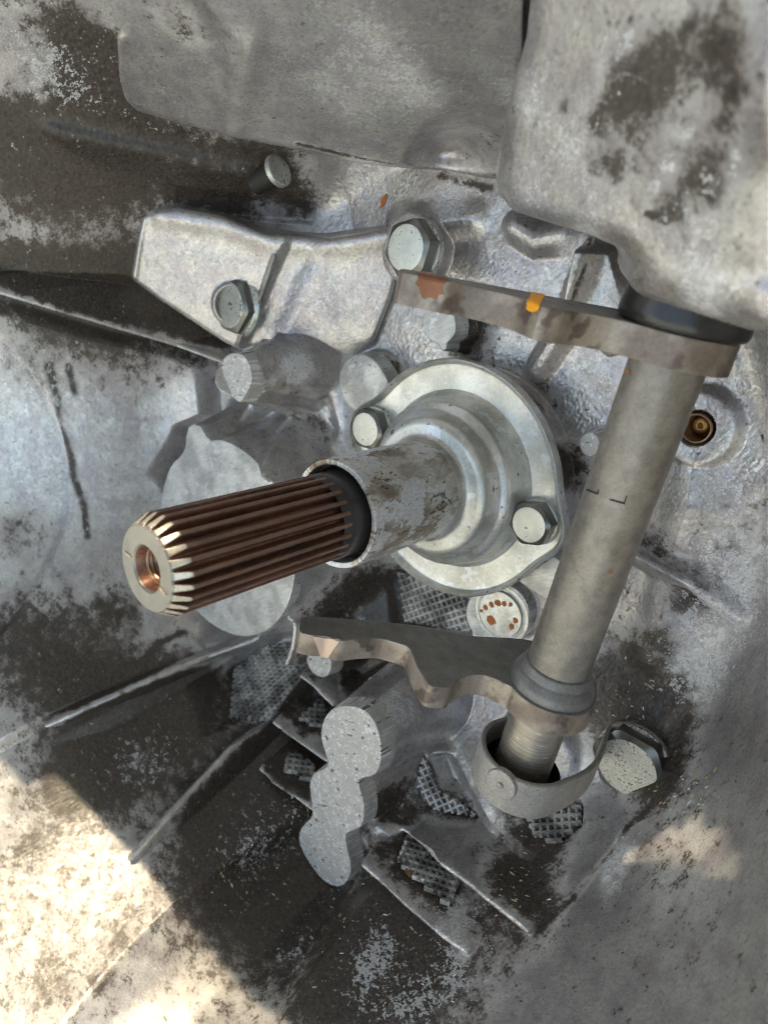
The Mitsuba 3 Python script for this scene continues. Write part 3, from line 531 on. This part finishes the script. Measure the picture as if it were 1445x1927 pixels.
put('guide_sleeve__hub', sheet(np.stack(hubrows)), 'zinc_plate', 50)
TE = 76.0
tube = revolve([(14.9, 30), (14.9, TE-.3), (15.4, TE), (16.4, TE), (16.75, TE-.4), (16.75, 60), (16.75, 50), (16.75, 42), (17.0, 36)], 120)
tube.vertices[:, 2] += np.where(tube.vertices[:, 2] > 70, .5*(meshkit.noise(tube.vertices*.25, 4)-.5), 0)
put('guide_sleeve__tube', tube, 'corroded_tube', 40, label='sleeve tube blotched with white corrosion and brown stains')
say('guide_sleeve', 'zinc plated flanged guide tube, corroded white and brown, bolted down round the shaft', 'guide sleeve')
# ------------------------------------------------------------------ input shaft with splines
NT = 24; n_t = NT*24; tt = np.linspace(0, 2*np.pi, n_t+1); zz = np.concatenate([np.linspace(76, 84, 14), np.linspace(85, 124, 20), np.linspace(125, 134.6, 26), [135.0]])
saw = (tt*NT/(2*np.pi)) % 1; tooth = sstep(.10, .36, saw)*(1-sstep(.64, .90, saw))
rows = []
for z in zz:
    run = sstep(77.5, 81.5, z); r = 12.75-(1-tooth)*2.25*run
    cone = 10.55+(135-z)*.58
    r = np.minimum(r, cone) if z > 124 else r
    if z == 135.0: r = np.minimum(r, 10.3)
    rows.append(np.c_[r*np.cos(tt), r*np.sin(tt), np.full(len(tt), z)])
for r, z in ((8, 135.02), (6.0, 135.02), (5.5, 134.6), (4.6, 132.4)): rows.append(np.c_[r*np.cos(tt), r*np.sin(tt), np.full(len(tt), z)])
def longer(v):
    v = np.array(v, float); z = v[..., 2]; v[..., 2] = np.where(z > 100, 100+(z-100)*37.4/35, z); return v
put('input_shaft__splines', sheet(longer(np.stack(rows))), 'splined_steel', 40, label='rusty brown splines with a bright bare chamfered end')
thr = [(4.6, 132.4)]; z = 132.0
while z > 114: thr += [(4.25, z), (4.55, z-.5)]; z -= 1.0
put('input_shaft__threaded_bore', revolve(thr+[(4.2, 113), (0.01, 112)], 48, wob=longer), 'bore_steel', 30)
flat('bore_steel', (.30, .19, .12), .35, .6)
put('input_shaft__collar', revolve(rounded([(12.2, 84), (12.95, 80.5), (12.95, 62), (13.2, 40)], .5), 96), 'collar_steel', 40)
flat('collar_steel', (.055, .053, .052), .34, .5)
for k, a0 in enumerate((2.7, 5.6)):
    c = np.array([7.6*math.cos(a0), 7.6*math.sin(a0), 137.6]); put(num('input_shaft__punch_mark'), trimesh.creation.box((2.6, .5, .5), frame_to(c-[0, 0, .1], [0, 0, 1], [math.cos(a0), math.sin(a0), 0])), 'bright_metal', False)
say('input_shaft', 'rusty splined input shaft with a bare bored end, pointing out of the guide tube', 'shaft')

# ------------------------------------------------------------------ hex bolts
def hexbolt(px, py, z_top, face_px, hgt, label, crown='bolt_zinc', flange=1.5, axis=(0, 0, 1.), fl_h=2.0, rot=0.3, group=None, wash=None):
    top = U(px, py, z_top); Rf = face_px*mmpx(top); AF = Rf*1.16; k = num('hex_bolt')
    t = np.linspace(0, 2*np.pi, 73)[:-1]; apo = AF/np.cos((t-rot+np.pi/6) % (np.pi/3)-np.pi/6)
    rows = []
    for z, lim in ((0, 9e9), (hgt*.5, 9e9), (hgt-.15*Rf, AF*1.10), (hgt-.02*Rf, Rf*1.01), (hgt, Rf*.96), (hgt+.001, Rf*.5), (hgt, .01)):
        r = np.minimum(apo, lim); rows.append(np.vstack([np.c_[r*np.cos(t), r*np.sin(t), np.full(len(t), z)]]*1))
    v = np.stack([np.vstack([x, x[:1]]) for x in rows]); M = frame_to(top-np.asarray(axis)*hgt, axis)
    # the crown and the flanks of the head are one part each, so that their finishes differ
    hv, hf = sheet(v[:4]); hv = hv@M[:3, :3].T+M[:3, 3]; put(k+'__flanks', (hv, hf), 'bolt_side', 20)
    cv, cf = sheet(v[3:]); cv = cv@M[:3, :3].T+M[:3, 3]; put(k+'__crown', (cv, cf), crown, 30)
    put(k+'__flange', revolve(rounded([(AF*.8, .5), (AF*1.12, .35), (Rf*flange, -.5*fl_h), (Rf*flange, -fl_h), (AF*.5, -fl_h-.3)], .3), 60, M), wash or 'bolt_zinc', 40)
    say(k, label, 'bolt'); return k
hexbolt(428, 573, on([(428, 573)], 26)[0][2], 42, 4.6, 'shiny hex bolt sunk in a round pocket left of the knife-edged ridge', flange=1.45, rot=.1)
hexbolt(762, 466, 24, 42, 6.5, 'large flanged hex bolt partly hidden behind the tip of the upper fork arm', flange=1.35, rot=.5)
hexbolt(686, 808, 22.5, 31, 5.5, 'small hex bolt in the left lobe of the zinc plated flange', flange=1.4, rot=.2)
hexbolt(994, 988, 22.5, 34, 5.5, 'hex bolt with dark flanks in the right lobe of the flange, beside the fork shaft', flange=1.4, rot=.45)
hexbolt(1178, 1446, 17.5, 56, 5.6, 'large grimy hex bolt beside the strap bracket at lower right', 'grimy_zinc', flange=1.30, rot=.15, wash='grimy_zinc')
st = on([(528, 318)], 12)[0]
M = frame_to(st, [.99, .08, -.06]); Rf = 30*mmpx(st)
put('stud_end__face', revolve(rounded([(Rf*1.0, -2.2), (Rf, -.5), (Rf*.85, 0), (.01, .05)], .4), 40, M), 'bolt_zinc', 40); put('stud_end__shank', revolve([(Rf*.7, -14), (Rf*.7, -2.2), (Rf, -2.2)], 40, M), 'plain_black', 40)
say('stud_end', 'pale shiny stud end sticking out of the dark gap under the upper left block', 'stud')

# ------------------------------------------------------------------ release fork: cross shaft, two arms
HC = 50.0
p0, p1 = U(985, 1432, HC), U(1262, 668, HC); UX = (p1-p0)/np.linalg.norm(p1-p0)
def along(px, py):                                   # where on the shaft axis a measured point lies
    d = ray(px, py); w = CAM-p0; m = np.array([[UX@UX, -UX@d], [UX@d, -d@d]]); return np.linalg.solve(m, [w@UX, w@d])[0]
RS = 65*mmpx(U(1150, 960, HC))
MS = frame_to(p0, UX, [0, 0, 1.]); s_top, s_low = (U(1262, 690, 58.5)-p0)@UX+7.2, along(1046, 1290)
TH = 7.2
put('release_fork__cross_shaft', revolve(rounded([(.01, -9.5), (RS*.86, -9.5), (RS*.94, -9), (RS*.94, s_low-TH), (RS, s_low-TH), (RS, s_top+4)], .4), 96, MS), 'dull_steel', 40)
put('release_fork__journal', revolve(rounded([(.01, -9.6), (RS*.88, -9.6), (RS*.96, -8.9), (RS*.96, s_low-TH+.3)], .4), 96, MS), 'turned_steel', 40)
put('release_fork__weld_collar', revolve(rounded([(RS+3.4, s_low-.5), (RS+3.2, s_low+2.2), (RS+2.0, s_low+4.2), (RS+1.5, s_low+4.6), (RS+.7, s_low+7.2), (RS-.2, s_low+7.4)], .8), 80, MS), 'dark_steel', 45)
low_px = [(564, 1161), (580, 1158), (700, 1167), (800, 1178), (880, 1196), (975, 1200), (1060, 1215), (1105, 1250), (1125, 1290), (1120, 1325), (1085, 1343), (1055, 1340), (998, 1315), (958, 1290), (930, 1276), (909, 1270), (890, 1270), (872, 1275), (856, 1284), (849, 1296), (808, 1292), (796, 1274), (782, 1250), (772, 1222), (764, 1215), (745, 1209), (716, 1201), (676, 1203), (641, 1207), (618, 1198), (589, 1196), (562, 1190)]
q_low = p0+UX*s_low
LP3 = np.array([Uplane(*p, UX, q_low@UX) for p in low_px])
LX = np.array([0, 0, 1.]); LX = LX-LX@UX*UX; LY = np.cross(UX, LX)
L2 = np.c_[(LP3-q_low)@LX, (LP3-q_low)@LY]
def arm(poly, s, key, sgn):
    """plate with the outline poly in the plane across the shaft; top and bottom faces and the edge are parts of its own finish"""
    m = frame_to(p0+UX*(s-TH if sgn > 0 else s), UX, LX)
    pr = prism(poly, 0, TH, .5, 0, m); nf = pr.face_normals; fl = np.abs(nf@UX) > .75
    put(key+'__edge', trimesh.Trimesh(pr.vertices, pr.faces[~fl], process=False), 'edge_steel', 30)
    put(key+'__face', trimesh.Trimesh(pr.vertices, pr.faces[fl], process=False), 'dark_steel', 30)
smooth2 = lambda p, n=90: spline(p, n)
import shapely as _sh
L2 = np.array(_sh.Polygon(L2).buffer(0).union(_sh.Point(0, 0).buffer(13.2, quad_segs=8)).exterior.coords)[:-1]
for _ in range(2):                                    # corners cut a little, as forged
    nx = np.roll(L2, -1, 0); L2 = np.stack([L2+.17*(nx-L2), nx-.17*(nx-L2)], 1).reshape(-1, 2)
arm(L2, s_low, 'release_fork__arm', 1)
L2U = L2*(1-.13*sstep(14, 60, np.hypot(L2[:, 0], L2[:, 1])))[:, None]
L2U = np.array(_sh.Polygon(L2U).buffer(0).buffer(14, quad_segs=12).buffer(-14, quad_segs=12).exterior.segmentize(1.5).coords)[:-1]
arm(L2U, s_top, 'release_fork__arm_001', 1)
say('release_fork', 'dull brown steel release fork: thick cross shaft with two flat arms beside the guide tube', 'release fork')
def stamp(px, mesh, key, bsdf, off=.3, label=None, n=26):
    """a patch lying on a surface (paint, rust, a scratch): the outline is carried onto the mesh along the line of sight it was measured on"""
    import shapely
    poly = shapely.Polygon(px).buffer(0); x0, y0, x1, y1 = poly.bounds; st = max((x1-x0), (y1-y0))/n
    pts = [p for p in poly.exterior.segmentize(st).coords][:-1]
    pts += [(x, y) for x in np.arange(x0, x1, st) for y in np.arange(y0, y1, st) if poly.buffer(-st*.4).contains(shapely.Point(x, y))]
    pts = np.array(pts); from scipy.spatial import Delaunay
    tri = Delaunay(pts).simplices; cen = pts[tri].mean(1); tri = tri[shapely.contains_xy(poly, cen[:, 0], cen[:, 1])]
    tv = mesh.vertices[mesh.faces]; e1, e2 = tv[:, 1]-tv[:, 0], tv[:, 2]-tv[:, 0]; out = np.zeros((len(pts), 3)); ok = np.zeros(len(pts), bool)
    for i, p in enumerate(pts):
        d = ray(*p); h = np.cross(d, e2); a = (e1*h).sum(1); a = np.where(abs(a) < 1e-12, 1e-12, a); sv = CAM-tv[:, 0]
        u = (sv*h).sum(1)/a; q = np.cross(sv, e1); v = (q@d)/a; t = (e2*q).sum(1)/a
        m = (u >= -1e-6) & (v >= -1e-6) & (u+v <= 1+1e-6) & (t > 1)
        if m.any():
            k = np.argmin(np.where(m, t, 1e9)); nr = np.cross(e1[k], e2[k]); nr /= np.linalg.norm(nr); nr = nr if nr@d < 0 else -nr
            out[i] = CAM+t[k]*d+nr*off; ok[i] = True
    tri = tri[ok[tri].all(1)]
    if len(tri): put(num(key), (out, tri), bsdf, 60, label=label)
    else: print('stamp missed', key)
def blob(cx, cy, rx, ry, tilt=0, wob=.25, n=18):
    e = ellipse(0, 0, rx, ry, tilt, n)*(1+wob*(rng.random(n)-.5))[:, None]; return e+[cx, cy]

SHAFT = revolve([(RS, s_low+8), (RS, s_top-TH)], 96, MS)
UP = prism(L2U, 0, TH, .5, 0, frame_to(p0+UX*(s_top-TH), UX, LX)); LOW = prism(L2, 0, TH, .5, 0, frame_to(p0+UX*(s_low-TH), UX, LX))
stamp([(1000, 548), (1012, 546), (1026, 548), (1024, 560), (1018, 568), (1016, 584), (1004, 588), (992, 582), (994, 566)], UP, 'release_fork__paint_mark', 'orange_paint', .35, 'orange paint dab on the edge of the upper arm')
stamp(np.r_[blob(812, 530, 26, 30, .2, .5, 24)], UP, 'release_fork__tip_patch', 'copper_wear', .3, 'coppery worn patch at the tip of the upper arm')
stamp([(590, 1198), (640, 1204), (618, 1238), (602, 1234)], LOW, 'release_fork__tip_patch', 'bright_metal', .3, 'reflection painted as a bright facet at the tip of the lower arm')  # bright patch painted for the light this facet reflects
stamp(blob(1058, 1014, 8, 14, .2), SHAFT, 'release_fork__rust_spot', 'rust_orange', .3, n=10); stamp(blob(1183, 700, 4, 4), SHAFT, 'release_fork__rust_spot', 'rust_orange', .3, n=6)
for L in ([(1148, 938), (1174, 945), (1178, 932), (1180, 933), (1175, 949), (1147, 941)], [(1105, 920), (1124, 927), (1126, 921), (1128, 922), (1125, 931), (1104, 923)]): stamp(L, SHAFT, 'release_fork__scribe_mark', 'plain_black', .2, n=24)
# ------------------------------------------------------------------ rubber bush above the upper arm, strap bracket below the lower one
put('rubber_bush', revolve(rounded([(RS*.9, s_top+.2), (14.2, s_top+.2), (14.6, s_top+2), (14.0, s_top+9), (12, s_top+12), (11, s_top+16)], 1.2), 72, MS), 'black_rubber', 50, 'glossy black rubber bush between the upper fork arm and the upper right block', 'rubber bush')
RB, S1, S0 = 14.3, 4.5, -8.5
ang = np.linspace(math.radians(-150), math.radians(78), 60)   # 0 faces the viewer (LX), +90 is the bolt side (LY)
path = np.c_[RB*np.cos(ang), RB*np.sin(ang)]
b5 = np.array([(BOLT5+[0, 0, 1]-p0)@LX, (BOLT5-p0)@LY]); e = path[-1]
tail = spline([e, e+[-5, 1.5], e*.45+b5*.55+[-4, -4], b5+[-4.5, -10], b5+[-6, -6]], 24, False)[1:]
path = np.vstack([path, tail]); tg = np.gradient(path, axis=0); nr = np.c_[-tg[:, 1], tg[:, 0]]; nr /= np.linalg.norm(nr, axis=1, keepdims=True)
nt = len(path); k_ = np.clip((np.arange(nt)-60)/24, 0, 1); lo, hi = S0+k_*1.0, S1-k_*4.5
def band(off, u): return p0+LX*(path+nr*off)[:, :1]+LY*(path+nr*off)[:, 1:]+UX*np.asarray(u)[:, None]
put('strap_bracket__band', sheet(np.stack([band(o, u) for o, u in ((0, lo+.4), (.4, lo), (1.3, lo), (1.6, lo+.4), (1.6, hi-.4), (1.3, hi), (.4, hi), (0, hi-.4), (0, lo+.4))])), 'strap_steel', 30)
put('strap_bracket__socket', revolve([(RB-2.2, S1-7), (RB-2.4, S0+.5), (.01, S0+.4)], 60, MS), 'plain_black', 30)
def strap_color(p, n, uv):
    q = p*1000; b = fbm(q[0]*.3, q[1]*.3, q[2]*.3, 4); c_ = noise(q[0]*2.2, q[1]*2.2, q[2]*2.2)
    return mix(mix((.25, .235, .215), (.42, .40, .375), b)*(.8+.4*c_), (.06, .055, .05), smoothstep(.72, .82, b*.5+c_*.5)*.8)
scene['strap_steel'] = {'type': 'twosided', 'bsdf': {'type': 'principled', 'base_color': proc(strap_color), 'roughness': .5, 'metallic': .35}}
d = ray(943, 1476); o = CAM-p0; dp, op = d-d@UX*UX, o-o@UX*UX
qa, qb, qc = dp@dp, 2*dp@op, op@op-RB**2; t = (-qb-math.sqrt(qb*qb-4*qa*qc))/(2*qa); x = CAM+t*d; nr_ = (x-p0)-(x-p0)@UX*UX; nr_ /= np.linalg.norm(nr_)
MB = frame_to(x-nr_*.5, nr_, UX)
put('strap_bracket__button', revolve(rounded([(4.9, -.8), (4.7, 1.0), (.01, 1.05)], .5), 48, MB), 'strap_steel', 40); put('strap_bracket__rivet', revolve(rounded([(1.0, .8), (.95, 1.6), (.01, 1.95)], .4), 24, MB), 'strap_steel', 60)
say('strap_bracket', 'grey steel strap with a round button, wrapped round the lower end of the fork shaft', 'bracket')
# ------------------------------------------------------------------ plug with rust spots, brass screw in its hole
PZ = 6.0; pc = U(940, 1157, PZ); Rp = 46*mmpx(pc)
put('core_plug__disc', revolve(rounded([(Rp+2.6, 4.0), (Rp+2.5, 5.2), (Rp+.9, 5.2), (Rp+.7, 3.2), (Rp+.1, 3.2), (Rp, PZ), (.01, PZ+.05)], .35), 72, frame_to([pc[0], pc[1], 0], [0, 0, 1])), 'zinc_plate', 35)
for (x, y, r) in ((913, 1144, 5), (924, 1138, 5), (936, 1135, 6), (948, 1137, 5), (960, 1138, 4), (923, 1168, 9), (969, 1168, 5), (962, 1180, 5), (905, 1150, 3)):
    c = U(x, y, PZ+.3); k = r*mmpx(c); e = ellipse(0, 0, k*1.15, k*1.0, r, 14)*(1+.35*(rng.random(14)-.5))[:, None]
    put(num('core_plug__rust_spot'), prism(e+c[:2], PZ-.2, PZ+.32, .1), 'rust_orange', 30)
say('core_plug', 'round pale metal plug spotted with orange rust, beside the fork shaft below the flange', 'plug')
dz_ = surf(dow[0], dow[1]); put('brass_screw', revolve(rounded([(2.9, -6), (2.9, 0), (2.3, 1.2), (.9, 1.4), (.01, .6)], .5), 40, frame_to([dow[0]-1.2, dow[1], -5.5], [0, 0, 1])), 'brass', 40, 'brass coloured screw down in a rusty hole right of the fork shaft', 'screw')
put('bell_housing__hole_bush', revolve([(4.5, 2.8), (4.2, 3.3), (3.9, 3.2), (3.8, -8)], 40, frame_to([dow[0], dow[1], 0], [0, 0, 1])), 'bore_steel', 40)
# ------------------------------------------------------------------ dirt that has fallen in
def chip(c, L, w, h, a):
    n = np.array([0, 0, 1.]); g = 1.0; zx = (surf(c[0]+g, c[1])-surf(c[0]-g, c[1]))/(2*g); zy = (surf(c[0], c[1]+g)-surf(c[0], c[1]-g))/(2*g)
    n = np.array([-zx, -zy, 1.]); n /= np.linalg.norm(n)
    m = trimesh.creation.icosphere(1, 1.0); m.vertices *= 1+.5*(rng.random((len(m.vertices), 1))-.5); m.vertices *= [L, w, h]
    m.apply_transform(frame_to(c+n*h*.7, n, [math.cos(a), math.sin(a), .01])); return m
def scatter(key, bsdf, n, areas, size, label, cat):
    ms = []
    for i in range(n):
        x, y, r = areas[int(rng.integers(len(areas)))]; p = hit(x+r*rng.normal()*.5, y+r*rng.normal()*.5); s_ = size*(.5+rng.random())
        ms.append(chip(p, s_*(1+1.5*rng.random()), s_*.6, s_*.45, rng.random()*6.3))
    put(key, trimesh.util.concatenate(ms), bsdf, 40, label, cat, kind='stuff')
AR = [(540, 1700, 160), (420, 1620, 90), (700, 1750, 120), (960, 1680, 60), (1240, 1480, 60), (1180, 1330, 60), (1000, 1570, 60), (560, 1530, 30), (840, 1850, 80), (1330, 1500, 70), (780, 1640, 40)]
scatter('straw_debris', 'straw', 130, AR, .34, 'tiny tan straw and seed bits scattered in the bottom of the housing', 'debris')
scatter('pale_grit', 'white_grit', 120, AR+[(300, 1450, 60), (1350, 1200, 80), (640, 1280, 60)], .30, 'fine pale grit scattered over the dark lower floor', 'grit')
lf = hit(722, 378); put('leaf_fragment', chip(lf, 2.6, 1.2, .35, .8), 'rust_orange', 40, 'small orange brown leaf fragment on the ledge above the partly hidden bolt', 'leaf')
bk = hit(775, 1645); put('bark_chip', chip(bk, 3.2, 1.5, .6, -.6), 'bark', 40, 'small brown bark chip lying between the two lower right ribs', 'bark chip')
flat('bark', (.13, .085, .035), .85)
